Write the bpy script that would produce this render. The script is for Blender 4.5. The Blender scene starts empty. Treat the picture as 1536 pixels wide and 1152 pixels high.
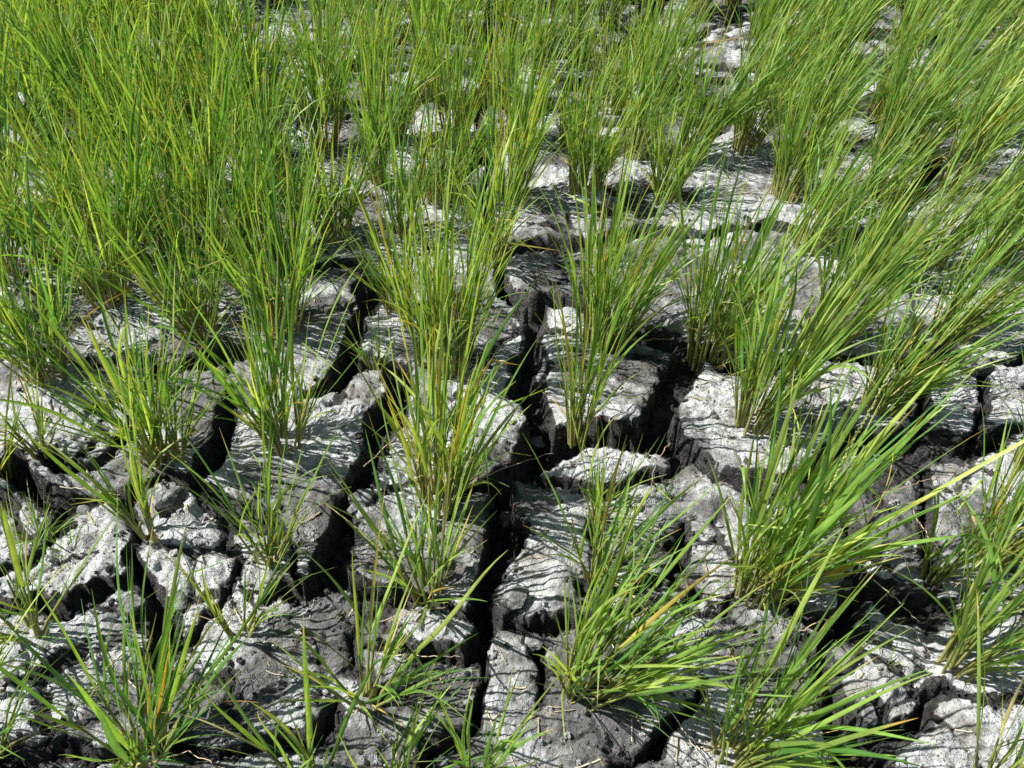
import bpy, math
import numpy as np
from mathutils import Vector

R = np.random.default_rng(20240)
scene = bpy.context.scene
COL = scene.collection

# ------------------------------------------------------------------ camera
F_PX, PITCH, CAM_H = 1300.0, math.radians(42.0), 1.16
cp, sp = math.cos(PITCH), math.sin(PITCH)

def ground_pt(px, py, z=0.0):
    """where a photo pixel meets the level z (photo is 1536 x 1152)"""
    a, b = (px - 768.0) / F_PX, (576.0 - py) / F_PX
    d = np.array([a, cp + b * sp, -sp + b * cp])
    t = (z - CAM_H) / d[2]
    return np.array([d[0] * t, d[1] * t])

cam_d = bpy.data.cameras.new('camera')
cam = bpy.data.objects.new('camera', cam_d)
COL.objects.link(cam)
cam.location = (0, 0, CAM_H)
cam.rotation_euler = (math.pi / 2 - PITCH, 0, 0)
cam_d.sensor_width = 36.0
cam_d.lens = 36.0 * F_PX / 1536.0
cam_d.clip_start = 0.02
cam_d.clip_end = 400
scene.camera = cam

# ------------------------------------------------------------------ light
SUN_EL, SUN_AZ_X, SUN_AZ_Y = math.radians(52), -1.0, 0.10
hx, hy = np.array([SUN_AZ_X, SUN_AZ_Y]) / math.hypot(SUN_AZ_X, SUN_AZ_Y)
to_sun = Vector((hx * math.cos(SUN_EL), hy * math.cos(SUN_EL), math.sin(SUN_EL)))
sd = bpy.data.lights.new('sun', 'SUN')
sd.energy = 5.0
sd.angle = math.radians(0.5)
sd.color = (1.0, 0.968, 0.915)
sun = bpy.data.objects.new('sun', sd)
sun.rotation_euler = to_sun.to_track_quat('Z', 'Y').to_euler()
sun.location = (-3, 0, 4)
COL.objects.link(sun)

w = bpy.data.worlds.new('World')
scene.world = w
w.use_nodes = True
nt = w.node_tree
nt.nodes.clear()
sky = nt.nodes.new('ShaderNodeTexSky')
sky.sky_type = 'NISHITA'
sky.sun_disc = False
sky.sun_elevation = SUN_EL
sky.sun_rotation = math.atan2(hx, hy)
bg = nt.nodes.new('ShaderNodeBackground')
bg.inputs['Strength'].default_value = 0.05
wo = nt.nodes.new('ShaderNodeOutputWorld')
nt.links.new(sky.outputs[0], bg.inputs[0])
nt.links.new(bg.outputs[0], wo.inputs[0])

scene.view_settings.view_transform = 'Standard'
scene.view_settings.look = 'None'
scene.view_settings.gamma = 1
scene.view_settings.exposure = 0.7
scene.cycles.max_bounces = 7
scene.cycles.diffuse_bounces = 3
scene.cycles.glossy_bounces = 2

# ------------------------------------------------------------------ noise
def _hash(ix, iy, seed):
    h = (ix.astype(np.int64) * 374761393 + iy.astype(np.int64) * 668265263 + seed * 974634777) & 0xFFFFFFFF
    h = ((h ^ (h >> 13)) * 1274126177) & 0xFFFFFFFF
    h = (h ^ (h >> 16)) & 0xFFFFFF
    return h / float(0xFFFFFF)

def vnoise(x, y, seed=0):
    ix, iy = np.floor(x), np.floor(y)
    fx, fy = x - ix, y - iy
    fx = fx * fx * fx * (fx * (fx * 6 - 15) + 10)
    fy = fy * fy * fy * (fy * (fy * 6 - 15) + 10)
    a = _hash(ix, iy, seed); b = _hash(ix + 1, iy, seed)
    c = _hash(ix, iy + 1, seed); d = _hash(ix + 1, iy + 1, seed)
    return (a + (b - a) * fx + (c - a) * fy + (a - b - c + d) * fx * fy) * 2 - 1

def fbm(x, y, seed=0, oct=3):
    s, a = 0, 1.0
    for k in range(oct):
        s = s + a * vnoise(x * 2 ** k + 17.3 * k, y * 2 ** k - 9.1 * k, seed + k)
        a *= 0.5
    return s / 1.6

def voronoi(x, y, seed=0, jit=0.9):
    """nearest cell id value and approximate distance to the cell edge"""
    ix, iy = np.floor(x), np.floor(y)
    f1 = np.full(x.shape, 9.0); f2 = np.full(x.shape, 9.0)
    idv = np.zeros(x.shape)
    for dx in (-1, 0, 1):
        for dy in (-1, 0, 1):
            cx, cy = ix + dx, iy + dy
            qx = cx + 0.5 + jit * (_hash(cx, cy, seed) - 0.5)
            qy = cy + 0.5 + jit * (_hash(cx, cy, seed + 7) - 0.5)
            d = np.hypot(x - qx, y - qy)
            v = _hash(cx, cy, seed + 13)
            nearer = d < f1
            f2 = np.where(nearer, f1, np.minimum(f2, d))
            idv = np.where(nearer, v, idv)
            f1 = np.where(nearer, d, f1)
    return idv, (f2 - f1) * 0.5

def sstep(a, b, x):
    t = np.clip((x - a) / (b - a), 0, 1)
    return t * t * (3 - 2 * t)

# ------------------------------------------------------------------ the cracks of the mud (traced; points and full widths in photo pixels)
CRACKS = [
    [(1048,524,26),(1020,552,44),(1000,585,50),(990,630,46),(995,662,56)],
    [(690,745,12),(745,722,34),(790,690,56),(830,660,58),(880,650,50),(940,652,58),(1000,664,62),(1040,682,34),(1075,704,36),(1130,722,34),(1190,718,30),(1245,678,32),(1300,660,46),(1380,660,40),(1450,668,30),(1545,645,22)],
    [(765,440,22),(800,455,26),(796,520,34),(786,572,44),(806,625,46),(790,680,50),(760,715,30),(752,745,34),(760,795,42),(746,841,42),(727,880,40),(722,911,46),(732,938,40),(712,961,44),(690,985,30)],
    [(712,961,20),(716,1000,20),(716,1040,22),(704,1085,26),(680,1112,26),(645,1142,24),(630,1170,24)],
    [(770,448,16),(815,448,20),(870,452,22),(900,475,18),(935,492,20),(1000,499,22),(1022,515,24),(1048,524,20)],
    [(725,300,16),(740,345,16),(765,375,16),(800,366,24),(855,362,24),(920,348,16),(985,338,14),(1020,350,22),(1060,352,18),(1110,342,14),(1160,338,26),(1200,346,20),(1260,352,18),(1340,335,20),(1367,293,26),(1390,265,24),(1400,235,18)],
    [(765,375,14),(752,410,16),(768,445,18)],
    [(745,-20,20),(735,50,18),(722,80,20),(727,130,20),(714,170,16),(728,215,22),(710,245,24),(690,262,14),(640,275,10)],
    [(728,215,12),(732,260,14),(725,300,16)],
    [(805,172,12),(832,150,20),(880,175,12),(940,182,16),(985,190,10)],
    [(930,85,12),(945,60,22),(985,10,26),(1000,-25,20)],
    [(1060,200,12),(1082,180,22),(1108,163,22),(1122,140,14),(1105,102,16),(1060,100,10)],
    [(605,558,30),(586,592,46),(566,640,46),(549,700,44),(519,752,36),(510,806,44),(497,840,46),(503,868,30),(545,888,24),(620,905,24),(680,915,26),(722,920,26)],
    [(575,425,30),(555,430,44),(545,465,24),(532,505,24),(522,548,32),(492,575,18),(455,590,10)],
    [(522,548,12),(565,550,14),(605,558,22)],
    [(430,410,10),(500,395,12),(560,405,18)],
    [(540,970,12),(600,966,20),(645,976,24),(690,980,26)],
    [(770,714,14),(812,712,22),(850,718,20),(900,730,16),(950,722,18),(1000,706,18),(1042,690,20)],
    [(240,985,18),(290,950,12),(330,905,14),(370,850,12),(330,800,12),(322,752,16)],
    [(860,870,12),(900,895,16),(960,880,14),(1010,860,16)],
    [(1130,722,18),(1150,770,14),(1160,830,14),(1190,880,14)],
    [(400,540,8),(345,523,16),(310,540,24),(262,548,16),(200,540,10),(140,548,14),(60,520,14),(-20,535,12)],
    [(345,585,14),(333,637,38),(318,680,38),(304,705,28),(285,722,14)],
    [(17,690,24),(30,715,30),(62,743,30),(92,756,22),(140,745,14),(187,735,20),(240,715,18),(285,730,22),(322,752,26),(360,790,12)],
    [(-20,705,16),(17,712,20)],
    [(210,625,10),(203,636,22),(163,677,22),(130,695,16),(90,700,18),(62,690,14)],
    [(92,756,20),(92,780,24),(83,800,18),(50,845,12),(-20,860,10)],
    [(240,715,12),(200,745,16),(192,775,28),(203,808,28),(192,838,34),(206,868,36),(235,900,42),(248,935,44),(236,980,30),(250,1010,16)],
    [(60,895,14),(100,908,24),(143,884,24),(187,870,20)],
    [(-20,905,18),(15,915,22),(60,895,18)],
    [(-20,1135,18),(60,1130,20),(130,1138,20),(200,1125,24),(250,1108,18),(330,1125,16),(400,1112,18),(470,1108,22),(492,1080,24),(502,1045,14)],
    [(20,1015,10),(70,1002,14),(110,985,10)],
    [(1440,497,16),(1415,528,26),(1396,560,26),(1388,600,22),(1381,650,22)],
    [(1415,528,22),(1470,545,20),(1505,550,22),(1550,535,18)],
    [(1474,560,16),(1475,610,16),(1469,662,22)],
    [(1048,530,18),(1085,546,22),(1125,550,18),(1180,545,12),(1240,540,14),(1312,546,18),(1390,548,18)],
    [(1250,690,14),(1257,730,16),(1275,770,26),(1281,800,34),(1285,840,30),(1284,890,40),(1268,928,44),(1240,968,44),(1240,1018,34),(1250,1068,44),(1272,1105,52),(1305,1152,50),(1320,1180,40)],
    [(1284,880,34),(1320,884,50),(1387,902,46),(1425,905,18)],
    [(1290,1110,34),(1340,1095,32),(1378,1080,32),(1404,1048,24),(1437,1036,16),(1470,1050,12),(1545,1060,10)],
    [(1240,930,20),(1200,920,18),(1180,880,12)],
    [(1378,660,14),(1380,707,12),(1389,743,16),(1388,778,16),(1398,815,14),(1397,860,10),(1402,895,12)],
    [(1020,785,10),(1012,815,28),(1018,835,24),(1010,880,12)],
    [(893,770,10),(895,800,16),(894,830,14),(885,870,10)],
    [(735,930,24),(790,940,22),(830,932,26),(890,930,20),(930,926,16),(1000,910,10),(1040,890,10)],
    [(800,950,14),(812,990,16),(822,1030,16),(815,1060,8)],
    [(1060,1030,12),(1040,1055,18),(1012,1086,26),(985,1120,34),(935,1148,26),(915,1180,22)],
    [(775,770,6),(790,785,16),(786,810,18),(770,830,14)],
    [(-20,290,14),(60,310,14),(115,285,12),(100,240,10)],
    [(115,285,12),(150,330,16),(105,370,16),(110,410,12)],
    [(385,250,14),(430,265,16),(470,255,10)],
    [(340,560,8),(345,523,14)],
    [(330,1000,5),(345,1020,7),(340,1045,8),(360,1075,7),(392,1108,6)],
    [(1290,690,5),(1330,705,8),(1352,700,6)],
    [(140,655,3),(112,676,5),(100,700,6)],
    [(1012,425,8),(1015,405,7),(1030,395,5)],
    [(455,880,8),(440,845,14),(425,815,10),(400,775,12),(360,760,8)],
    [(395,905,12),(420,880,18),(455,890,22),(500,870,20)],
]
SEGS = []
for line in CRACKS:
    pts = []
    for i, (x, y, wd) in enumerate(line):
        a, b = line[max(i - 1, 0)], line[min(i + 1, len(line) - 1)]
        t = np.array([b[0] - a[0], b[1] - a[1]], float); t /= np.linalg.norm(t)
        n = np.array([-t[1], t[0]]) * wd * .5
        g = ground_pt(x, y)
        across = ground_pt(x + n[0], y + n[1]) - ground_pt(x - n[0], y - n[1])
        along = ground_pt(x + t[0] * 4, y + t[1] * 4) - ground_pt(x - t[0] * 4, y - t[1] * 4)
        along = along / np.linalg.norm(along)
        width = abs(across[0] * along[1] - across[1] * along[0])
        pts.append((g[0], g[1], .5 * min(width, .075)))
    SEGS += list(zip(pts[:-1], pts[1:]))

def crack_field(x, y):
    """metres to the nearest crack edge (negative inside a crack)"""
    wx = x + 0.011 * vnoise(x / .055, y / .055, 3) + 0.0055 * vnoise(x / .02, y / .02, 4) + 0.0022 * vnoise(x / .008, y / .008, 41)
    wy = y + 0.011 * vnoise(x / .055, y / .055, 5) + 0.0055 * vnoise(x / .02, y / .02, 6) + 0.0022 * vnoise(x / .008, y / .008, 42)
    s = np.full(x.shape, 0.5)
    wmod = 1.0 + .38 * vnoise(x / .09, y / .09, 81)
    for (p, q) in SEGS:
        pad = 0.14
        m = (wx > min(p[0], q[0]) - pad) & (wx < max(p[0], q[0]) + pad) & (wy > min(p[1], q[1]) - pad) & (wy < max(p[1], q[1]) + pad)
        idx = np.nonzero(m)[0]
        if len(idx) == 0:
            continue
        X, Y = wx[idx], wy[idx]
        dx, dy = q[0] - p[0], q[1] - p[1]
        t = np.clip(((X - p[0]) * dx + (Y - p[1]) * dy) / (dx * dx + dy * dy + 1e-12), 0, 1)
        d = np.hypot(X - p[0] - t * dx, Y - p[1] - t * dy) - (p[2] + (q[2] - p[2]) * t) * wmod[idx]
        s[idx] = np.minimum(s[idx], d)
    # beyond the traced part the mud keeps cracking in the same sized blocks
    depth = y * cp + CAM_H * sp
    outside = np.maximum(sstep(2.15, 2.5, y), np.maximum(sstep(0.585, 0.66, np.abs(x) / np.maximum(depth, .2)), sstep(0.5, 0.42, y)))
    for sc_, wd, sd_ in ((0.30, 0.017, 21),):
        _, e = voronoi(wx / sc_, wy / sc_, sd_)
        sv = e * sc_ - wd * (0.7 + 0.6 * vnoise(x / .3, y / .3, 9)) + (1 - outside) * 0.3
        s = np.minimum(s, sv)
    # thinner cracks that break the blocks up part of the way
    _, e = voronoi(wx / .125, wy / .125, 23)
    s = np.minimum(s, e * .125 - .0034 - .009 * vnoise(x / .11, y / .11, 24) + .0078)
    return s

def ground_h(x, y):
    s = crack_field(x, y)
    r = np.hypot(x, y)
    fade = 1 - sstep(5.0, 8.0, r)
    # clod tops: gentle unevenness, broken crust plates, crumbs
    lo = 0.009 * fbm(x / .33, y / .33, 11, 2)
    idv, e = voronoi(x / .045 + .35 * vnoise(x / .03, y / .03, 51), y / .045 + .35 * vnoise(x / .03, y / .03, 52), 31)
    plates = 0.0055 * (idv - .5) * sstep(0, .10, e)
    idb, eb = voronoi(x / .13 + .25 * vnoise(x / .05, y / .05, 53), y / .13, 33)
    plates = plates + 0.010 * (idb - .5) * sstep(0, .06, eb) - 0.003 * (1 - sstep(0, .045, eb)) * (vnoise(x / .2, y / .2, 35) > -.1)
    rough = 0.0034 * fbm(x / .03, y / .03, 12, 4) + .002 * vnoise(x / .005, y / .005, 43)
    lumps = 0.011 * np.clip(vnoise(x / .012, y / .012, 14) - .1, 0, 1) * sstep(-.2, .4, vnoise(x / .15, y / .15, 15))
    crumb = sstep(-.05, .35, vnoise(x / .16, y / .16, 61) + .35 * vnoise(x / .05, y / .05, 62) - .08)   # rims that have crumbled
    shoulder = -(0.0025 + .014 * crumb) * np.exp(-np.clip(s, 0, 1) / (0.004 + .013 * crumb)) + .004 * np.exp(-((s - .022) / .014) ** 2) * (1 - crumb)
    dmax = 0.092 + 0.045 * vnoise(x / .13, y / .13, 16)
    inside = np.clip(-s, 0, 1)
    wall = sstep(0, 0.005, inside) * np.minimum(dmax * (1 - .25 * crumb), (0.020 + inside * 6.5) * (1 - crumb) + (.010 + inside * 2.8) * crumb)
    rubble = sstep(-.012 * crumb, .012, -s) * (0.016 * fbm(x / .02, y / .02, 17, 4) + 0.02 * np.clip(vnoise(x / .05, y / .05, 18), 0, 1))
    _, ec = voronoi(x / .011 + .3 * vnoise(x / .02, y / .02, 71), y / .011, 72)
    ic, _ = voronoi(x / .021, y / .021 + .3 * vnoise(x / .02, y / .02, 73), 74)
    rubble = rubble + sstep(.006, -.004, s) * (.008 * (ic - .4) + .006 * np.clip(ec * 3, 0, .6))
    h = lo + plates + rough + lumps + shoulder - wall + rubble
    return h * fade, s - .006 * crumb * (1 + .8 * vnoise(x / .02, y / .02, 63))

# ------------------------------------------------------------------ helpers
def link_mesh(name, verts, quads, mat, parent=None, col=None, smooth=True, tris=None, attrs=None):
    me = bpy.data.meshes.new(name)
    nq = len(quads) if quads is not None else 0
    nt_ = len(tris) if tris is not None else 0
    me.vertices.add(len(verts))
    me.vertices.foreach_set('co', np.asarray(verts, np.float32).ravel())
    loops = []
    if nq: loops.append(np.asarray(quads, np.int32).ravel())
    if nt_: loops.append(np.asarray(tris, np.int32).ravel())
    loops = np.concatenate(loops)
    me.loops.add(len(loops))
    me.loops.foreach_set('vertex_index', loops)
    me.polygons.add(nq + nt_)
    st = np.concatenate([np.arange(nq) * 4, nq * 4 + np.arange(nt_) * 3]).astype(np.int32)
    me.polygons.foreach_set('loop_start', st)
    me.polygons.foreach_set('use_smooth', np.full(nq + nt_, smooth, bool))
    if col is not None:
        a = me.attributes.new('tint', 'FLOAT_COLOR', 'POINT')
        c4 = np.ones((len(verts), 4), np.float32); c4[:, :3] = col
        a.data.foreach_set('color', c4.ravel())
    for k, v in (attrs or {}).items():
        a = me.attributes.new(k, 'FLOAT', 'POINT')
        a.data.foreach_set('value', np.asarray(v, np.float32))
    me.update(calc_edges=True)
    me.materials.append(mat)
    o = bpy.data.objects.new(name, me)
    COL.objects.link(o)
    if parent is not None:
        o.parent = parent
    return o

def new_mat(name):
    m = bpy.data.materials.new(name)
    m.use_nodes = True
    m.node_tree.nodes.clear()
    return m, m.node_tree.nodes, m.node_tree.links

# ------------------------------------------------------------------ materials
def make_soil_mat():
    m, N, L = new_mat('cracked_mud')
    out = N.new('ShaderNodeOutputMaterial')
    b = N.new('ShaderNodeBsdfPrincipled')
    b.inputs['Roughness'].default_value = 0.95
    b.inputs['Specular IOR Level'].default_value = 0.15
    tc = N.new('ShaderNodeTexCoord')
    def noise(scale, det=4, rough=.6, dist=0):
        n = N.new('ShaderNodeTexNoise')
        n.inputs['Scale'].default_value = scale; n.inputs['Detail'].default_value = det
        n.inputs['Roughness'].default_value = rough; n.inputs['Distortion'].default_value = dist
        L.new(tc.outputs['Object'], n.inputs['Vector'])
        return n
    def ramp(src, p0, p1, c0=(0,0,0,1), c1=(1,1,1,1)):
        r = N.new('ShaderNodeValToRGB')
        r.color_ramp.elements[0].position = p0; r.color_ramp.elements[1].position = p1
        r.color_ramp.elements[0].color = c0; r.color_ramp.elements[1].color = c1
        L.new(src, r.inputs[0]); return r
    def mix(fac, a, bb, mode='MIX'):
        x = N.new('ShaderNodeMix'); x.data_type = 'RGBA'; x.blend_type = mode
        if hasattr(fac, 'node'): L.new(fac, x.inputs[0])
        else: x.inputs[0].default_value = fac
        for v, s in ((a, x.inputs[6]), (bb, x.inputs[7])):
            if hasattr(v, 'node'): L.new(v, s)
            else: s.default_value = v
        return x.outputs[2]
    big = noise(5.5, 5, .62, .6)
    sa = N.new('ShaderNodeAttribute'); sa.attribute_name = 'salt'
    bs = N.new('ShaderNodeMath'); bs.operation = 'MULTIPLY_ADD'
    L.new(sa.outputs['Fac'], bs.inputs[0]); bs.inputs[1].default_value = .17; L.new(big.outputs[0], bs.inputs[2])
    crustmask = ramp(bs.outputs[0], .43, .555)
    grey = mix(ramp(noise(38, 5, .7).outputs[0], .35, .68).outputs[0], (.098, .097, .097, 1), (.26, .258, .256, 1))
    white = mix(ramp(noise(60, 5, .7).outputs[0], .36, .62).outputs[0], (.33, .333, .336, 1), (.76, .775, .785, 1))
    crust = mix(crustmask.outputs[0], grey, white)
    # brown dry algae films
    crust = mix(ramp(noise(9, 3, .6).outputs[0], .56, .74).outputs[0], crust, (.225, .20, .165, 1))
    # crumbs showing as dark specks
    crust = mix(ramp(noise(210, 3, .7).outputs[0], .33, .43, (1,1,1,1), (0,0,0,1)).outputs[0], crust, (.10, .095, .09, 1))
    # hair cracks of the crust
    vor = N.new('ShaderNodeTexVoronoi'); vor.feature = 'DISTANCE_TO_EDGE'; vor.inputs['Scale'].default_value = 17
    wn = noise(14, 4, .6)
    add = N.new('ShaderNodeMix'); add.data_type = 'VECTOR'; add.inputs[0].default_value = .16
    L.new(tc.outputs['Object'], add.inputs[4]); L.new(wn.outputs[1], add.inputs[5])
    L.new(add.outputs[1], vor.inputs['Vector'])
    hair = ramp(vor.outputs[0], .004, .02, (1,1,1,1), (0,0,0,1))
    hmask = N.new('ShaderNodeMath'); hmask.operation = 'MULTIPLY'
    L.new(hair.outputs[0], hmask.inputs[0]); L.new(ramp(noise(4.2, 2).outputs[0], .53, .62).outputs[0], hmask.inputs[1])
    crust = mix(hmask.outputs[0], crust, (.06, .055, .052, 1))
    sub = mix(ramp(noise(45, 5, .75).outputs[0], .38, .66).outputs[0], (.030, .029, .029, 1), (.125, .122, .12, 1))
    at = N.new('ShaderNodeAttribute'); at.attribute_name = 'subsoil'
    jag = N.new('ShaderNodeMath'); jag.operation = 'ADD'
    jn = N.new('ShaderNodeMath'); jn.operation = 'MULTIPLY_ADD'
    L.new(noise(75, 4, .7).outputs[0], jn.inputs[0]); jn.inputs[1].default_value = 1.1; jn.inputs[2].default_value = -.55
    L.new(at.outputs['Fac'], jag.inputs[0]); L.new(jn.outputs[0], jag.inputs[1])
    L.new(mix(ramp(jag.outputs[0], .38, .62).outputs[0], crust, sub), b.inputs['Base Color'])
    # fine relief
    h1 = noise(120, 6, .72); h2 = noise(420, 3, .6)
    hs = N.new('ShaderNodeMath'); hs.operation = 'MULTIPLY_ADD'
    L.new(h2.outputs[0], hs.inputs[0]); hs.inputs[1].default_value = .6; L.new(h1.outputs[0], hs.inputs[2])
    hh = N.new('ShaderNodeMath'); hh.operation = 'MULTIPLY_ADD'
    L.new(hmask.outputs[0], hh.inputs[0]); hh.inputs[1].default_value = -1.0; L.new(hs.outputs[0], hh.inputs[2])
    gran = N.new('ShaderNodeTexVoronoi'); gran.inputs['Scale'].default_value = 165; gran.feature = 'SMOOTH_F1'
    gw = N.new('ShaderNodeMix'); gw.data_type = 'VECTOR'; gw.inputs[0].default_value = .03
    L.new(tc.outputs['Object'], gw.inputs[4]); L.new(noise(60, 3).outputs[1], gw.inputs[5]); L.new(gw.outputs[1], gran.inputs['Vector'])
    gm = N.new('ShaderNodeMath'); gm.operation = 'MULTIPLY'
    gx = N.new('ShaderNodeMath'); gx.operation = 'MAXIMUM'
    L.new(ramp(noise(13, 4, .6).outputs[0], .42, .6).outputs[0], gx.inputs[0]); L.new(at.outputs['Fac'], gx.inputs[1])
    L.new(gran.outputs[0], gm.inputs[0]); L.new(gx.outputs[0], gm.inputs[1])
    g2 = N.new('ShaderNodeMath'); g2.operation = 'MULTIPLY_ADD'
    L.new(gm.outputs[0], g2.inputs[0]); g2.inputs[1].default_value = -.9; L.new(hh.outputs[0], g2.inputs[2])
    hh = g2
    bump = N.new('ShaderNodeBump'); bump.inputs['Strength'].default_value = 1; bump.inputs['Distance'].default_value = .0065
    L.new(hh.outputs[0], bump.inputs['Height'])
    L.new(bump.outputs[0], b.inputs['Normal'])
    L.new(b.outputs[0], out.inputs[0])
    return m

def make_leaf_mat(name, transl, rough=.42, vary=.18):
    m, N, L = new_mat(name)
    out = N.new('ShaderNodeOutputMaterial')
    at = N.new('ShaderNodeAttribute'); at.attribute_name = 'tint'
    tc = N.new('ShaderNodeTexCoord')
    n = N.new('ShaderNodeTexNoise'); n.inputs['Scale'].default_value = 45; n.inputs['Detail'].default_value = 3
    L.new(tc.outputs['Object'], n.inputs['Vector'])
    mp = N.new('ShaderNodeMapRange'); mp.inputs[1].default_value = .3; mp.inputs[2].default_value = .7
    mp.inputs[3].default_value = 1 - vary; mp.inputs[4].default_value = 1 + vary
    L.new(n.outputs[0], mp.inputs[0])
    mul = N.new('ShaderNodeMix'); mul.data_type = 'RGBA'; mul.blend_type = 'MULTIPLY'; mul.inputs[0].default_value = 1
    L.new(at.outputs['Color'], mul.inputs[6]); L.new(mp.outputs[0], mul.inputs[7])
    b = N.new('ShaderNodeBsdfPrincipled')
    b.inputs['Roughness'].default_value = rough
    b.inputs['Specular IOR Level'].default_value = .45
    L.new(mul.outputs[2], b.inputs['Base Color'])
    tr = N.new('ShaderNodeBsdfTranslucent')
    br = N.new('ShaderNodeMix'); br.data_type = 'RGBA'; br.blend_type = 'MULTIPLY'; br.inputs[0].default_value = 1
    br.inputs[7].default_value = (1.9, 1.75, .7, 1)
    L.new(mul.outputs[2], br.inputs[6]); L.new(br.outputs[2], tr.inputs['Color'])
    mx = N.new('ShaderNodeMixShader'); mx.inputs[0].default_value = transl
    L.new(b.outputs[0], mx.inputs[1]); L.new(tr.outputs[0], mx.inputs[2])
    L.new(mx.outputs[0], out.inputs[0])
    return m

M_SOIL = make_soil_mat()
M_LEAF = make_leaf_mat('green_blade', .38)
M_STEM = make_leaf_mat('leaf_sheath', .15, .5)
M_DRY = make_leaf_mat('withered_blade', .25, .65)
M_SEED = make_leaf_mat('seed_head', .15, .6)
M_STRAW = make_leaf_mat('dry_straw', .1, .7)

# ------------------------------------------------------------------ the ground
def build_ground():
    ys = [0.24]
    while ys[-1] < 4.4:
        ys.append(ys[-1] + 0.0031 * (ys[-1] * cp + CAM_H * sp) / 0.95)
    front = 0.24 - np.cumsum(0.02 * 1.28 ** np.arange(1, 21))
    back = ys[-1] + np.cumsum(0.02 * 1.16 ** np.arange(1, 42))
    Y = np.concatenate([front[::-1], np.array(ys), back])
    nu = 720
    u = np.linspace(-1, 1, nu)
    halfw = 0.60 * (np.clip(Y, .24, 4.5) * cp + CAM_H * sp) + 0.16
    side = np.cumsum(0.012 * 1.22 ** np.arange(1, 37))
    X = np.concatenate([np.repeat(-halfw[:, None], 36, 1) - side[::-1][None, :], halfw[:, None] * u[None, :], halfw[:, None] + side[None, :]], 1)
    YY = np.repeat(Y[:, None], X.shape[1], 1)
    # shake the lattice a little so that edges do not step in rows
    x, y = X.ravel(), YY.ravel()
    h, s = ground_h(x, y)
    ny, nx = X.shape
    i = np.arange(ny * nx).reshape(ny, nx)
    q = np.stack([i[:-1, :-1], i[:-1, 1:], i[1:, 1:], i[1:, :-1]], -1).reshape(-1, 4)
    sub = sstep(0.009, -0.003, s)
    # where the chalky crust lies thick (+) or has flaked off (-), as seen in the photo
    salt = np.zeros(len(x))
    for (px, py, rp, amt) in [(1345,1005,85,1.6),(1450,1105,90,1.6),(1490,1010,60,1),(70,955,55,1),(350,880,45,1.2),(330,960,50,1),(250,835,60,1.2),(70,1010,70,.7),
            (620,690,45,1),(720,610,40,.6),(930,680,70,1.1),(1085,610,70,.9),(1440,610,50,1.2),(130,790,60,1),(860,790,60,.8),(1300,630,60,.7),(230,920,50,.6),(560,600,60,.8),(1050,310,60,.8),(1150,310,60,.7),(1480,480,60,.8),(60,640,60,.5),(1510,600,40,1),
            (920,1085,80,-1.1),(430,1000,60,-1),(1335,715,60,-1),(960,565,60,-.8),(830,415,50,-.8),(1340,815,55,-1),(620,1080,70,-.8),(520,410,40,-1),(300,1080,60,-.8),(1000,430,60,-.8),(660,800,50,-.4),(1010,740,60,-.4),(300,530,50,-.6)]:
        g = ground_pt(px, py); rr = rp * math.hypot(math.hypot(*g), CAM_H) / F_PX
        d2 = ((x - g[0]) / rr) ** 2 + ((y - g[1]) / (rr * 1.5)) ** 2
        m = d2 < 9
        salt[m] += amt * np.exp(-d2[m])
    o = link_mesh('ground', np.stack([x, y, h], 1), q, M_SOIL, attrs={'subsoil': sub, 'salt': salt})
    o['kind'] = 'structure'
    o['label'] = 'grey cracked dry paddy mud with white crust'
    return o

build_ground()

# ------------------------------------------------------------------ rice plants
def norm(v):
    return v / np.maximum(np.linalg.norm(v, axis=-1, keepdims=True), 1e-9)

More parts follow.
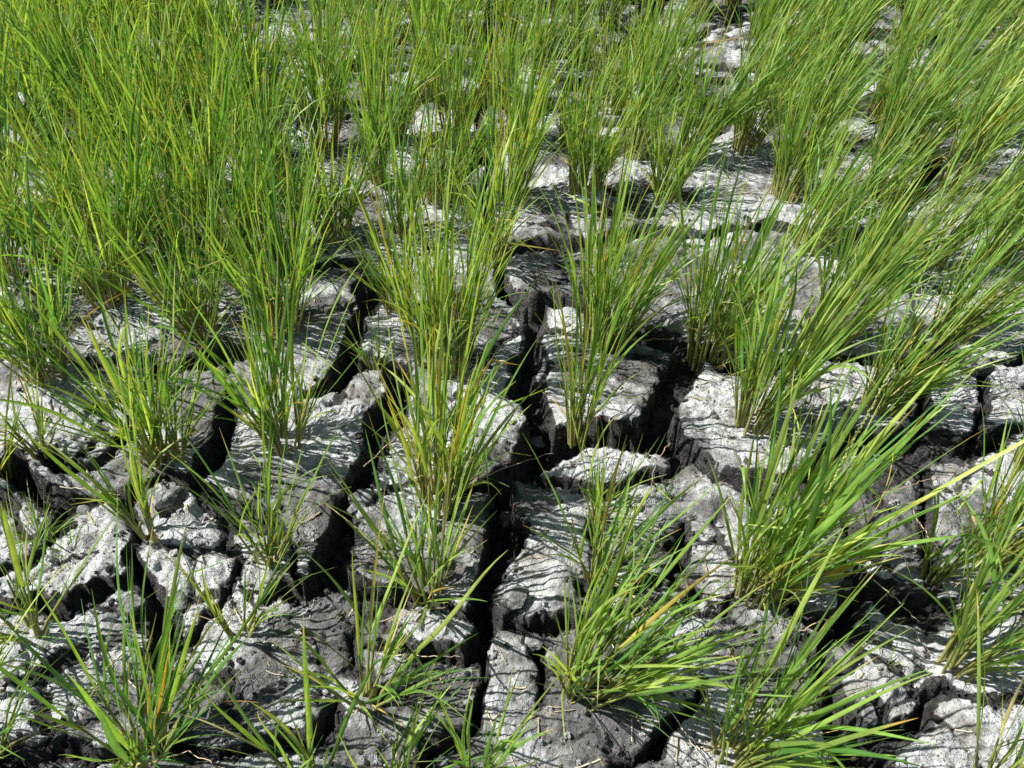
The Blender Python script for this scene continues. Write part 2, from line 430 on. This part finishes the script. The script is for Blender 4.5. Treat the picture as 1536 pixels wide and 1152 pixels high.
def blade_strips(o, d0, L, W, bend, outw, tint, tipcol, tipamt, seg=9, kink=None, rng=R):
    """curved, folded, tapering blades -> verts (n*(seg+1)*3), quads, colours"""
    n = len(o)
    t = np.linspace(0, 1, seg + 1)
    bv = outw * bend[:, None] + np.array([0, 0, -1.0]) * (bend * .75)[:, None]
    d = d0[:, None, :] + bv[:, None, :] * (t ** 1.5)[None, :, None]
    wig = rng.normal(0, .035, (n, 3))
    d = d + wig[:, None, :] * np.sin(t * 6.0 + 1)[None, :, None]
    if kink is not None:
        k = (kink[:, None] > 0) & (t[None, :] > kink[:, None])
        dk = norm(outw * 1.0 + rng.normal(0, .4, (n, 3)) + np.array([0, 0, -.55]))
        d = np.where(k[:, :, None], dk[:, None, :], d)
    d = norm(d)
    step = (L / seg)[:, None, None] * d
    p = o[:, None, :] + np.concatenate([np.zeros((n, 1, 3)), np.cumsum(step[:, :-1], 1)], 1)
    tw0 = rng.uniform(-1.2, 1.2, n); tw1 = rng.normal(0, .9, n)
    ang = tw0[:, None] + tw1[:, None] * t[None, :]
    side0 = norm(np.cross(d, np.broadcast_to(outw[:, None, :] + np.array([0, 0, .15]), d.shape) + 1e-4))
    nrm0 = norm(np.cross(side0, d))
    side = side0 * np.cos(ang)[..., None] + nrm0 * np.sin(ang)[..., None]
    nrm = norm(np.cross(side, d))
    prof = np.minimum(1, .5 + 2.6 * t) * np.clip(1 - t ** 2.4, 0, 1) ** .85
    hw = .5 * W[:, None] * prof[None, :]
    hw[:, -1] = .0002
    a = p - side * hw[..., None]
    c = p + side * hw[..., None]
    m = p - nrm * (hw * .38)[..., None]
    V = np.stack([a, m, c], 2).reshape(-1, 3)
    base = (np.arange(n) * (seg + 1) * 3)[:, None, None]
    r = (np.arange(seg) * 3)[None, :, None]
    q1 = np.stack([base + r, base + r + 1, base + r + 4, base + r + 3], -1)
    q2 = np.stack([base + r + 1, base + r + 2, base + r + 5, base + r + 4], -1)
    Q = np.concatenate([q1.reshape(-1, 4), q2.reshape(-1, 4)])
    tip = np.clip((t[None, :] - (1 - tipamt[:, None])) / .12, 0, 1) * (tipamt[:, None] > 0)
    paleb = np.clip(1 - t / .18, 0, 1)[None, :, None] * .35
    C = tint[:, None, :] * (1 - tip[..., None]) + tipcol[:, None, :] * tip[..., None]
    C = C * (1 - paleb) + np.array([.26, .29, .07]) * paleb
    C = np.repeat(C[:, :, None, :], 3, 2)
    C[:, :, 1, :] *= 1.34
    return V, Q, C.reshape(-1, 3)

def tubes(P, rad, C, sides=5):
    """P (n,k,3) centre lines, rad (n,k), C (n,k,3)"""
    n, k, _ = P.shape
    d = norm(np.gradient(P, axis=1))
    e1 = norm(np.cross(d, np.array([.31, .95, .05])))
    e2 = np.cross(d, e1)
    a = np.arange(sides) * 2 * np.pi / sides
    V = P[:, :, None, :] + rad[:, :, None, None] * (e1[:, :, None, :] * np.cos(a)[:, None] + e2[:, :, None, :] * np.sin(a)[:, None])
    i = np.arange(n * k * sides).reshape(n, k, sides)
    j = np.roll(i, -1, 2)
    Q = np.stack([i[:, :-1], j[:, :-1], j[:, 1:], i[:, 1:]], -1).reshape(-1, 4)
    return V.reshape(-1, 3), Q, np.repeat(C[:, :, None, :], sides, 2).reshape(-1, 3)

def seed_head_mesh(p0, d0, L, outw, bend, rng):
    """a thin stalk with plump pointed grains pressed along it"""
    k = 14
    t = np.linspace(0, 1, k)
    d = norm(d0[None] + (outw * bend + np.array([0, 0, -bend * .7]))[None] * (t ** 1.6)[:, None])
    P = p0 + np.concatenate([np.zeros((1, 3)), np.cumsum(d[:-1] * L / (k - 1), 0)])
    col = np.array([.30, .36, .10])
    V, Q, C = tubes(P[None], np.linspace(.0011, .0006, k)[None], np.broadcast_to(col, (1, k, 3)))
    Vs, Ts, Cs = [V], [], [C]
    off = len(V)
    ng = 64
    for g in range(ng):
        tt = .42 + .58 * g / (ng - 1)
        f = tt * (k - 1); i = min(int(f), k - 2)
        c = P[i] + (P[i + 1] - P[i]) * (f - i)
        ax = norm(d[i] + rng.normal(0, .22, 3))
        s1 = norm(np.cross(ax, rng.normal(0, 1, 3))); s2 = np.cross(ax, s1)
        c = c + s1 * .0016
        l, r = .0046, .0017
        V8 = [c - ax * l * .8] + [c + (s1 * math.cos(a) + s2 * math.sin(a)) * r for a in (0, 1.57, 3.14, 4.71)] + [c + ax * l]
        Vs.append(np.array(V8))
        T = []
        for q in range(4):
            a1, a2 = 1 + q, 1 + (q + 1) % 4
            T += [(0, a2, a1), (5, a1, a2)]
        Ts.append(np.array(T) + off); off += 6
        Cs.append(np.tile(np.array([.36, .40, .13]) * rng.uniform(.8, 1.15), (6, 1)))
    return np.concatenate(Vs), Q, np.concatenate(Ts), np.concatenate(Cs)

GREEN_D = np.array([.055, .150, .030])
GREEN_M = np.array([.143, .243, .046])
GREEN_Y = np.array([.255, .322, .075])
DRY_C = [np.array([.46, .36, .07]), np.array([.42, .27, .06]), np.array([.48, .42, .18]), np.array([.30, .30, .05])]

def rice_plant(px, py, H, n, lean, spread, yel, label, fine=False, wide=1.0, heads=0, group=None, dry=.07, seed=0, leany=0.0, curl=1.0, lone=()):
    rng = np.random.default_rng(1000 + seed * 7 + int(px) * 13 + int(py))
    n = int(n * (1.45 if n >= 17 else 1.15)); H = H * .93; spread = spread + (3 if px < 560 and py < 720 else 0); wide = wide * .9
    g = ground_pt(px, py)
    h, s = ground_h(np.array([g[0]]), np.array([g[1]]))
    bz = max(float(h[0]), -.02) - .004
    root = bpy.data.objects.new('rice_plant', None)
    COL.objects.link(root)
    root.location = (g[0], g[1], bz)
    root.empty_display_size = .05
    root['label'] = label
    root['category'] = 'rice plant'
    root['group'] = group or 'rice plants growing in the cracked mud'
    wind = np.array([math.tan(math.radians(lean)), math.tan(math.radians(leany)), 0])
    # tillers
    phi = rng.uniform(0, 2 * np.pi, n)
    th = np.tan(np.radians(spread)) * np.sqrt(rng.uniform(0, 1, n)) * rng.choice([1, 1, 1, 1.35], n)
    rad = np.stack([np.cos(phi), np.sin(phi), np.zeros(n)], 1)
    br = .006 + .0007 * n
    base = rad * (br * np.sqrt(rng.uniform(.02, 1, n)))[:, None]
    sdir = norm(np.array([0, 0, 1.0]) + wind * rng.uniform(.7, 1.25, n)[:, None] + rad * th[:, None])
    vig = rng.uniform(.55, 1.0, n) ** .8
    Ls = H * .36 * vig * rng.uniform(.75, 1.1, n)
    k = 5
    t = np.linspace(0, 1, k)
    dirs = norm(norm(sdir * .75 + np.array([0, 0, .25]) + rad * th[:, None] * .25)[:, None, :] * (1 - t)[None, :, None] + sdir[:, None, :] * t[None, :, None])
    P = base[:, None, :] + np.concatenate([np.zeros((n, 1, 3)), np.cumsum(dirs[:, :-1] * (Ls / (k - 1))[:, None, None], 1)], 1)
    P[:, 0, 2] -= .012
    r = (.0023 + .0006 * rng.random(n))[:, None] * np.linspace(1.1, .5, k)[None]
    straw = np.array([.40, .38, .13]); mid = np.array([.20, .26, .05])
    sc_ = straw * (1 - t[:, None]) ** 1.4 + mid * (1 - (1 - t[:, None]) ** 1.4)
    Cst = np.broadcast_to(sc_, (n, k, 3)) * rng.uniform(.75, 1.1, n)[:, None, None]
    V, Q, C = tubes(P, r, Cst)
    link_mesh('stems', V, Q, M_STEM, root, C)
    # blades
    O, D, LL, OUT, BEND = [], [], [], [], []
    for i in range(n):
        d = dirs[i, -1]
        hor = np.array([d[0], d[1], 0]) + rng.normal(0, .12, 3) * np.array([1, 1, 0])
        hor = hor / (np.linalg.norm(hor) + 1e-6)
        O.append(P[i, -1]); D.append(norm(d + rng.normal(0, .035, 3)))
        LL.append(max(.06, (H * vig[i] * rng.uniform(.88, 1.12) - Ls[i]))); OUT.append(hor); BEND.append(curl * rng.choice([.05, .12, .2, .35], p=[.3, .35, .25, .1]))
        for f in rng.uniform(.3, .95, rng.choice([1, 2, 3, 4], p=[.12, .36, .34, .18])):
            a = rng.uniform(0, 2 * np.pi)
            o2 = norm(rad[i] * .5 + np.array([math.cos(a), math.sin(a), 0]) + wind * .8)
            o2[2] = 0
            q = f * (k - 1); j = min(int(q), k - 2)
            O.append(P[i, j] + (P[i, j + 1] - P[i, j]) * (q - j))
            D.append(norm(d + o2 * math.tan(math.radians(rng.uniform(3, 12 + spread * .9)))))
            LL.append(H * vig[i] * rng.uniform(.28, .66)); OUT.append(o2)
            BEND.append(curl * rng.choice([.1, .3, .6, 1.2], p=[.38, .34, .2, .08]))
    nd = max(2, n // 6)
    for i in rng.integers(0, n, nd):                       # short dead sheaths bent out at the foot
        O.append(P[i, 1] * rng.uniform(.3, 1)); D.append(norm(sdir[i] + rad[i] * rng.uniform(.3, 1.2)))
        LL.append(rng.uniform(.04, .12)); OUT.append(rad[i]); BEND.append(rng.uniform(.6, 2.0))
    for (a, b, L1, w1, bd) in lone:
        O.append(P[0, 2]); D.append(norm(np.array([math.tan(math.radians(a)), math.tan(math.radians(b)), 1.0])))
        LL.append(L1); OUT.append(np.array([math.copysign(1, a), .1, 0])); BEND.append(bd)
    O, D, OUT = np.array(O), np.array(D), np.array(OUT)
    LL, BEND = np.array(LL), np.array(BEND)
    nb = len(O)
    W = wide * rng.uniform(.0038, .0078, nb) * np.clip(LL / .22, .65, 1.25)
    mixv = np.clip(rng.normal(yel, .27, nb), 0, 1)[:, None]
    tint = np.where(mixv < .5, GREEN_D + (GREEN_M - GREEN_D) * mixv * 2, GREEN_M + (GREEN_Y - GREEN_M) * (mixv * 2 - 1))
    tint = tint * (1.17 * rng.uniform(.72, 1.25, nb))[:, None]
    tipa = np.where(rng.random(nb) < .42, rng.uniform(.04, .24, nb), 0)
    tipc = np.array([DRY_C[i] for i in rng.integers(0, 3, nb)])
    kink = np.where(rng.random(nb) < .055, rng.uniform(.45, .75, nb), 0)
    isdry = rng.random(nb) < dry
    isdry[nb - len(lone) - nd:nb - len(lone)] = True
    for q, l1 in enumerate(lone):
        i = nb - len(lone) + q
        W[i] = l1[3]; kink[i] = 0; isdry[i] = False
    for i in np.nonzero(isdry)[0]:
        tint[i] = (DRY_C + [np.array([.33, .25, .15])] * 2)[rng.integers(0, 6 if LL[i] < .125 else 4)] * rng.uniform(.75, 1.05)
        W[i] *= .75; LL[i] *= .85
    seg = 10 if fine else 6
    def put(sel, name, mat):
        V, Q, C = blade_strips(O[sel], D[sel], LL[sel], W[sel], BEND[sel], OUT[sel], tint[sel], tipc[sel], tipa[sel], seg, kink[sel], rng)
        link_mesh(name, V, Q, mat, root, C)
    gi, di = np.nonzero(~isdry)[0], np.nonzero(isdry)[0]
    if fine and len(gi) <= 100:
        for i in gi: put(np.array([i]), 'leaf_blade', M_LEAF)
        for i in di: put(np.array([i]), 'withered_blade', M_DRY)
    else:
        put(gi, 'foliage', M_LEAF)
        if len(di): put(di, 'withered_blades', M_DRY)
    for q in range(heads):
        i = int(rng.integers(0, n))
        d = norm(sdir[i] + rng.normal(0, .1, 3))
        hor = norm(np.array([d[0] + .3, d[1], 0.0]))
        V, Q, T, C = seed_head_mesh(P[i, 2], d, H * .85, hor, rng.uniform(.05, .3), rng)
        link_mesh('seed_head', V, Q, M_SEED, root, C, tris=T)
    return root

# plants one can tell apart: base pixel, height m, tillers, lean, spread, yellowness, label, extras
NAMED = [
 (217,1138,.42,22,6,31,.28,'large dark green rice clump fanning wide at the bottom left corner',dict(wide=1.15,leany=5)),
 (470,1188,.36,9,4,20,.45,'thin rice clump cut by the bottom edge, right of the large fanning clump',dict(wide=1.2)),
 (580,1196,.30,8,14,24,.5,'short rice clump leaning right at the bottom edge under a yellowed clump',dict(wide=1.2)),
 (716,1180,.30,7,8,15,.45,'small rice tuft at the bottom edge beside the long central crack',dict(wide=1.3)),
 (1092,1140,.44,20,9,19,.5,'rice clump with a pale seed head at the bottom edge, right of centre',dict(wide=1.1,heads=1)),
 (1478,1192,.38,13,14,20,.55,'rice clump in the bottom right corner over a white clod',dict(wide=1.1)),
 (-45,1060,.34,10,14,28,.45,'rice clump at the left edge, lowest on that side',dict(wide=1.2)),
 (48,958,.34,13,2,32,.4,'green rice clump spreading low at the left edge above the fanning clump',dict(wide=1.2)),
 (360,958,.27,8,8,32,.6,'sparse small rice plant with crossing blades on a white clod, lower left',dict(dry=.12)),
 (549,1055,.37,12,8,28,.45,'rice clump with arching blades left of the lower central crack',dict(wide=1.15,dry=.1)),
 (880,1031,.44,28,22,24,.5,'rice clump bent strongly to the right at lower centre',dict(wide=1.08)),
 (1434,1000,.42,18,11,18,.55,'dense rice clump beside the big white clod at lower right',dict(wide=1.1)),
 (1138,890,.50,34,14,16,.55,'tall thick rice clump right of centre with one very long blade',dict(wide=1.2,heads=1,lone=[(44,8,.60,.0085,.12)])),
 (895,866,.40,11,9,20,.5,'thin rice plant behind the clump bent to the right',dict(wide=1.0)),
 (645,896,.42,15,0,22,.45,'upright rice clump on the left bank of the central crack',dict(wide=1.15,dry=.1)),
 (658,752,.52,28,5,13,.68,'tall yellowish rice clump between the two wide dark cracks',dict(dry=.14)),
 (403,842,.36,14,4,22,.45,'rice clump on white crust left of the dark hole, lower left',dict()),
 (226,806,.38,10,0,17,.5,'thin rice plant tilting left with pale bare stem bases',dict(wide=1.2)),
 (427,668,.47,24,4,17,.42,'leafy rice clump left of the wide dark crack, mid left',dict()),
 (228,683,.48,18,-2,19,.42,'spreading rice clump left of the narrow upright crack at mid left',dict(dry=.09)),
 (262,682,.42,10,6,16,.45,'thinner rice clump touching the narrow upright crack at mid left',dict(dry=.12)),
 (63,682,.30,10,0,28,.75,'sparse yellowed rice plant on a pale clod by the left edge',dict(dry=.2)),
 (-8,700,.34,10,6,22,.55,'rice plant cut by the left edge beside the sparse yellowed one',dict()),
 (868,648,.54,14,3,9,.55,'slender upright rice plant at the edge of the dark central hollow',dict(wide=.85)),
 (1127,640,.49,28,10,13,.6,'rice clump with thick pale stems on the smooth pale clod right of centre',dict()),
 (1314,608,.41,30,17,17,.5,'compact dark rice clump leaning right above a black crack, right side',dict(wide=.85)),
 (1400,860,.32,11,3,14,.55,'short narrow rice clump beside a thin crack at the right',dict()),
 (1478,840,.41,20,12,16,.6,'bushy rice clump at the right edge above the lower right clump',dict(wide=1.05)),
 (1555,930,.42,14,6,20,.5,'rice clump cut by the right edge, lower right',dict()),
 (562,548,.22,8,0,24,.45,'very small rice sprout by the top of the wide left crack',dict(wide=.8)),
 (1424,500,.42,34,24,18,.5,'rice clump leaning far right over pale crust, right side',dict(wide=.85)),
 (1237,520,.46,32,15,15,.5,'rice clump behind the thick pale stemmed clump, right of centre',dict(wide=.9)),
 (1066,522,.52,42,9,14,.5,'dense rice clump with straw yellow foot standing above the right hand crack',dict(wide=.85)),
 (905,506,.52,42,7,14,.5,'dense upright rice clump at the centre behind the slender plant',dict(wide=.85)),
 (668,546,.56,44,6,13,.6,'dense yellow-green rice clump just left of the central black crack',dict(wide=.85,dry=.12)),
 (598,466,.38,18,-3,18,.4,'green rice clump behind the very small sprout, left of centre',dict()),
 (423,492,.49,36,3,17,.42,'thick rice clump at left centre above the shaded clod',dict(wide=.9)),
 (300,498,.46,30,0,16,.45,'upright rice clump behind a grey clod step, left side',dict(wide=.9)),
 (73,562,.48,32,3,20,.38,'bushy deep green rice clump at mid left edge',dict()),
 (165,446,.46,32,1,18,.4,'rice clump between the bushy left edge clump and the grey clod step',dict()),
 (-35,480,.42,18,8,17,.4,'rice clump cut by the left edge at mid height',dict()),
 (900,772,.30,9,6,18,.5,'slim rice tuft on white crust below the dark central hollow',dict()),
 (-12,1128,.28,8,14,28,.45,'rice tuft poking in at the very bottom of the left edge',dict()),
 (1530,700,.40,12,8,15,.45,'rice clump cut by the right edge with one tall lone blade',dict(lone=[(-9,3,.46,.0125,.03)])),
]
for i, (x, y, H, n, le, spd, ye, lab, ex) in enumerate(NAMED):
    rice_plant(x, y, H, n, le, spd, ye, lab, fine=(y > 560), seed=i, **ex)

ROWS = [('seventh row from the top', 382, [(10,412),(70,385),(128,345),(195,392),(268,366),(352,380),(432,388),(500,352),(606,348),(735,398),(1207,372),(1300,415),(1392,395),(1490,392)])]
ROWS.append(('sixth row from the top', 290, [(8,315),(130,300),(210,282),(305,290),(395,300),(560,270),(665,300),(768,298),(876,288),(995,294),(1178,290),(1314,288),(1420,285),(1520,300)]))
KEEP_OUT = [(698,742,110,262),(945,990,-20,50),(345,455,50,120),(1035,1100,60,215),(395,470,215,260),(800,850,130,190),(1270,1300,60,110)]
for k, (nm, yy, st) in enumerate([('fifth', 222, 108), ('fourth', 160, 100), ('third', 104, 92), ('second', 54, 86), ('first', 10, 80)]):
    rk = np.random.default_rng(90 + k)
    row, x = [], -10 + 25 * (k % 2)
    while x < 1545:
        px_, py_ = x + rk.uniform(-16, 16), yy + rk.uniform(-15, 15)
        if not any(a < px_ < b and c < py_ < d for a, b, c, d in KEEP_OUT):
            row.append((int(px_), int(py_)))
        x += st * (.77 if x < 420 else .78 if x > 1150 else .85)
    ROWS.append((nm + ' row from the top', yy, row))
ORD = ['first','second','third','fourth','fifth','sixth','seventh','eighth','ninth','tenth','eleventh','twelfth','thirteenth','fourteenth','fifteenth','sixteenth','seventeenth','eighteenth','nineteenth','twentieth','twenty-first','twenty-second','twenty-third','twenty-fourth','twenty-fifth','twenty-sixth']
for rname, y0, pts in ROWS:
    for i, (x, y) in enumerate(sorted(pts)):
        rr = np.random.default_rng(int(x * 31 + y * 7) + 5000)
        right = np.clip(x / 1536, 0, 1)
        lean = 4 + 6 * right + 12 * max(0, right - .55) / .45 + rr.normal(0, 2.5)
        n = int(rr.integers(20, 38)) + (5 if x < 400 else 0)
        yel = .40 + .14 * right + rr.normal(0, .06)
        H = .455 - .05 * right + rr.normal(0, .045)
        look = ('dense ' if n >= 28 else 'loose ') + ('yellow-green' if yel > .47 else 'deep-green')
        if lean > 14: look = look.split()[0] + ' right-leaning'
        rice_plant(x, y, H, n, lean, 13 + rr.uniform(0, 6), yel, f'{look} rice clump, {ORD[i]} from the left in the {rname}',
                   wide=.95 + .3 * (x < 420 and y < 260), seed=i + 300, dry=.07, curl=1.7 if (x < 420 and y < 260) else 1.0)

# ------------------------------------------------------------------ small things on the mud
def soil_lump(px, py, size, label, seed, name='soil_lump', squash=.7):
    rng = np.random.default_rng(seed)
    import bmesh
    bm = bmesh.new()
    bmesh.ops.create_icosphere(bm, subdivisions=4, radius=1)
    V = np.array([v.co[:] for v in bm.verts]); T = np.array([[v.index for v in f.verts] for f in bm.faces])
    bm.free()
    o = rng.uniform(0, 50, 3)
    for pl in range(13):                                   # broken facets
        nrm = norm(rng.normal(0, 1, 3)); c = rng.uniform(.48, .8)
        dd = V @ nrm
        V = V - np.clip(dd - c, 0, None)[:, None] * nrm * .85
    nz = fbm(V[:, 0] * 2 + o[0] + V[:, 2], V[:, 1] * 2 + o[1] - V[:, 2], seed, 4)
    V = V * (1 + .17 * nz)[:, None] * np.array([1, rng.uniform(.65, .95), squash])
    V = V * size
    g = ground_pt(px, py)
    h, s = ground_h(np.array([g[0]]), np.array([g[1]]))
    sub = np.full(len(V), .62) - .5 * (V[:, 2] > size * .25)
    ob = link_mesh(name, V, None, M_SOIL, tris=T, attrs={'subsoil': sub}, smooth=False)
    ob.location = (g[0], g[1], float(h[0]) + size * squash * .45)
    ob.rotation_euler = (rng.uniform(-.3, .3), rng.uniform(-.3, .3), rng.uniform(0, 6))
    ob['label'] = label; ob['category'] = 'soil clod'; ob['group'] = 'loose clods of dry mud'
    return ob

LUMPS = [
 (808,612,.030,'dark crumbly clod fallen into the crack left of the slender rice plant'),
 (762,735,.024,'dark crumbly clod plugging the central crack below the hollow'),
 (545,748,.026,'pointed grey clod on the lip of the wide left crack'),
 (530,768,.016,'small grey clod beside the pointed one on the left crack lip'),
 (770,905,.030,'dark crumbly clod at the fork of the lower central crack'),
 (800,960,.022,'small dark clod below the fork of the lower central crack'),
 (258,762,.034,'rounded rough pale clod right of the thin left-tilting rice plant'),
 (272,905,.022,'white clod at the rim of the lower left crack'),
 (1460,560,.034,'dark rubbly clod in the crack near the right edge'),
 (1420,545,.018,'small dark clod next to the rubbly one near the right edge'),
 (1262,990,.030,'dark rubbly clod in the wide crack at lower right'),
 (1300,1075,.026,'dark clod wedged where the lower right cracks meet'),
 (1348,895,.024,'dark clod under the rim of the crack behind the big white clod'),
 (1312,955,.020,'white flake clod on the upper corner of the big white clod'),
 (598,905,.016,'small dark clod in the shallow crack under the upright rice clump'),
 (650,905,.013,'tiny grey clod at the foot of the upright rice clump'),
 (1100,705,.028,'grey broken clod below the smooth pale clod right of centre'),
 (1165,716,.020,'small grey broken clod at the foot of the thick pale stemmed clump'),
 (198,905,.026,'rough speckled clod in the lower left crack'),
 (120,755,.018,'small grey clod lying in the left side crack'),
]
for i, (x, y, sz, lab) in enumerate(LUMPS):
    soil_lump(x, y, sz, lab, 500 + i)

def straw(pts, label, rad=.0011, col=(.55, .43, .27), seed=0):
    rng = np.random.default_rng(seed)
    P = []
    for (x, y, z) in pts:
        g = ground_pt(x, y, z)
        h, s = ground_h(np.array([g[0]]), np.array([g[1]]))
        P.append([g[0], g[1], max(z, float(h[0]) + .004)])
    P = np.array(P)
    tt = np.linspace(0, len(P) - 1, 14)
    Q_ = np.stack([np.interp(tt, np.arange(len(P)), P[:, k]) for k in range(3)], 1)
    for _ in range(2):
        Q_[1:-1] = (Q_[:-2] + 2 * Q_[1:-1] + Q_[2:]) / 4
    Q_[1:-1] += rng.normal(0, .0012, (12, 3))
    c0 = Q_[0].copy()
    C = np.array(col)[None, None] * rng.uniform(.8, 1.1, (1, 14, 1))
    V, Q, C = tubes((Q_ - c0)[None], np.linspace(rad, rad * .45, 14)[None], np.broadcast_to(C, (1, 14, 3)))
    o = link_mesh('dry_straw', V, Q, M_STRAW, None, C)
    o.location = c0
    o['label'] = label; o['category'] = 'straw'; o['group'] = 'dry straws lying on the mud'

STRAWS = [
 ([(545,700,.03),(600,650,.05),(650,610,.04)], 'tan straw slanting across the wide left crack'),
 ([(690,735,.02),(745,705,.05),(830,680,.02)], 'thin pale straw bridging the dark central hollow'),
 ([(565,980,.02),(640,985,.03),(690,985,.02)], 'pinkish straw across the crack left of the lower central crack'),
 ([(560,935,.03),(610,920,.03),(672,908,.03)], 'pale straw beside the foot of the upright rice clump'),
 ([(880,1035,.03),(950,1040,.03),(1010,1000,.06)], 'long pink straw at the foot of the bent clump'),
 ([(1000,1060,.02),(1030,1100,.03),(1060,1150,.02)], 'tan straw near the clump with a pale seed head'),
 ([(1195,950,.05),(1230,930,.05),(1258,926,.03)], 'pinkish straw by the wide lower right crack'),
 ([(1370,765,.02),(1395,810,.03),(1430,850,.03)], 'pink straw along the thin crack at the right'),
 ([(1310,870,.05),(1345,900,.03),(1380,935,.02)], 'grey straw hanging into the crack behind the big white clod'),
 ([(905,505,.02),(960,512,.02),(1010,508,.02)], 'straw lying right of the dense central clump'),
 ([(1005,665,.03),(985,690,.04),(975,730,.03)], 'bent orange straw on the white rim of the hollow'),
 ([(90,730,.03),(140,735,.03),(180,742,.03)], 'orange straw over the left side crack'),
 ([(215,1150,.03),(280,1125,.02),(330,1150,.04)], 'looping pale straw under the fanning clump'),
 ([(1325,740,.04),(1360,730,.04),(1398,718,.04)], 'pale straw touching the thin crack at the right'),
]
for i, (p, lab) in enumerate(STRAWS):
    straw(p, lab, seed=40 + i, col=[(.55,.43,.27),(.50,.36,.25),(.60,.52,.36)][i % 3])

def weed(px, py, H, n, label, seed, flat=1.0):
    rng = np.random.default_rng(seed)
    g = ground_pt(px, py)
    h, s = ground_h(np.array([g[0]]), np.array([g[1]]))
    phi = rng.uniform(0, 6.28, n)
    rad = np.stack([np.cos(phi), np.sin(phi), np.zeros(n)], 1)
    O = rad * rng.uniform(0, .02, n)[:, None]
    D = norm(np.array([0, 0, 1.0]) + rad * rng.uniform(.3, 1.3, n)[:, None] * flat)
    tint = GREEN_M * rng.uniform(.7, 1.3, n)[:, None]
    V, Q, C = blade_strips(O, D, H * rng.uniform(.5, 1, n), rng.uniform(.0012, .0026, n), rng.uniform(.1, 1.2, n), rad, tint, tint, np.zeros(n), 6, None, rng)
    o = link_mesh('weed_tuft', V, Q, M_LEAF, None, C)
    o.location = (g[0], g[1], max(float(h[0]), -.03))
    o['label'] = label; o['category'] = 'weed'; o['group'] = 'small weeds between the clods'

for a in [(55,800,.11,46,'fine green weed tuft in the left side crack'),
          (105,828,.05,22,'low weed sprig right of the fine tuft, left side'),
          (450,1020,.04,14,'tiny weed sprig on the grey clod at lower left'),
          (345,1005,.05,16,'tiny weed right of the large fanning clump'),
          (1330,735,.04,12,'tiny weed on the clod left of the thin right crack'),
          (120,1060,.06,20,'flat weed sprig on the pale clod left of the fanning clump'),
          (1330,1000,.035,10,'tiny weed on the big white clod'),
          (245,235,.08,24,'weed tuft in the crowded upper left'),
          (690,330,.07,24,'weed tuft between two dense clumps above centre')]:
    weed(*a, seed=int(a[0]))

# crumbs of soil strewn in and beside the cracks: too many to count
def crumbs():
    rng = np.random.default_rng(77)
    import bmesh
    bm = bmesh.new(); bmesh.ops.create_icosphere(bm, subdivisions=2, radius=1)
    BV = np.array([v.co[:] for v in bm.verts]); BT = np.array([[v.index for v in f.verts] for f in bm.faces]); bm.free()
    N = 26000
    px = rng.uniform(-40, 1576, N); py = rng.uniform(200, 1180, N)
    G = np.array([ground_pt(a, b) for a, b in zip(px, py)])
    h, s = ground_h(G[:, 0], G[:, 1])
    keep = (s < .014) & (rng.random(N) < np.where(s < 0, .55, .35)) | (rng.random(N) < .02)
    G, h, s = G[keep], h[keep], s[keep]
    n = len(G)
    size = .0016 + .0045 * rng.random(n) ** 3.2
    V = BV[None] * (1 + .28 * rng.normal(0, 1, (n, len(BV), 1)).clip(-1.5, 1.5)) * rng.uniform(.6, 1.1, (n, 1, 3)) * size[:, None, None]
    V = V + np.stack([G[:, 0], G[:, 1], h + size * .3], 1)[:, None, :]
    T = BT[None] + (np.arange(n) * len(BV))[:, None, None]
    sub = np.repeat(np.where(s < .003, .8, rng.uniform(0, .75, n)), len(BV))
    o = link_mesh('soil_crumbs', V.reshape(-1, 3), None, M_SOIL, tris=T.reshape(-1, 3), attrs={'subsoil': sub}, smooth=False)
    o['kind'] = 'stuff'; o['label'] = 'dark crumbs of soil strewn in and along the cracks'; o['category'] = 'soil crumbs'
crumbs()

def litter():
    rng = np.random.default_rng(5)
    n = 1100
    G = np.array([ground_pt(a, b) for a, b in zip(rng.uniform(-30, 1566, n), rng.uniform(150, 1180, n))])
    h, s = ground_h(G[:, 0], G[:, 1])
    G, h = G[s > .01], h[s > .01]
    n = len(G)
    a = rng.uniform(0, 6.28, n)
    L_ = .008 + .035 * rng.random(n) ** 2
    t = np.linspace(-.5, .5, 5)
    ex = L_[:, None] * t[None]
    P = np.stack([G[:, :1] + ex * np.cos(a)[:, None], G[:, 1:] + ex * np.sin(a)[:, None] + .004 * t[None] ** 2, np.zeros((n, 5))], 2)
    hh = ground_h(P[..., 0].ravel(), P[..., 1].ravel())[0].reshape(n, 5)
    P[..., 2] = np.maximum(hh, hh.mean(1, keepdims=True)) + .0015
    C = np.array([[.55, .45, .28], [.45, .36, .25], [.36, .33, .10], [.62, .56, .42]])[rng.integers(0, 4, n)]
    V, Q, C = tubes(P, np.repeat(rng.uniform(.0004, .0015, n)[:, None], 5, 1), np.repeat(C[:, None], 5, 1), 4)
    o = link_mesh('plant_litter', V, Q, M_STRAW, None, C)
    o['kind'] = 'stuff'; o['label'] = 'tiny bits of dead leaf and straw scattered over the mud'
litter()

labs = [o['label'] for o in bpy.data.objects if o.parent is None and 'label' in o]
assert len(labs) == len(set(labs)), [l for l in labs if labs.count(l) > 1]
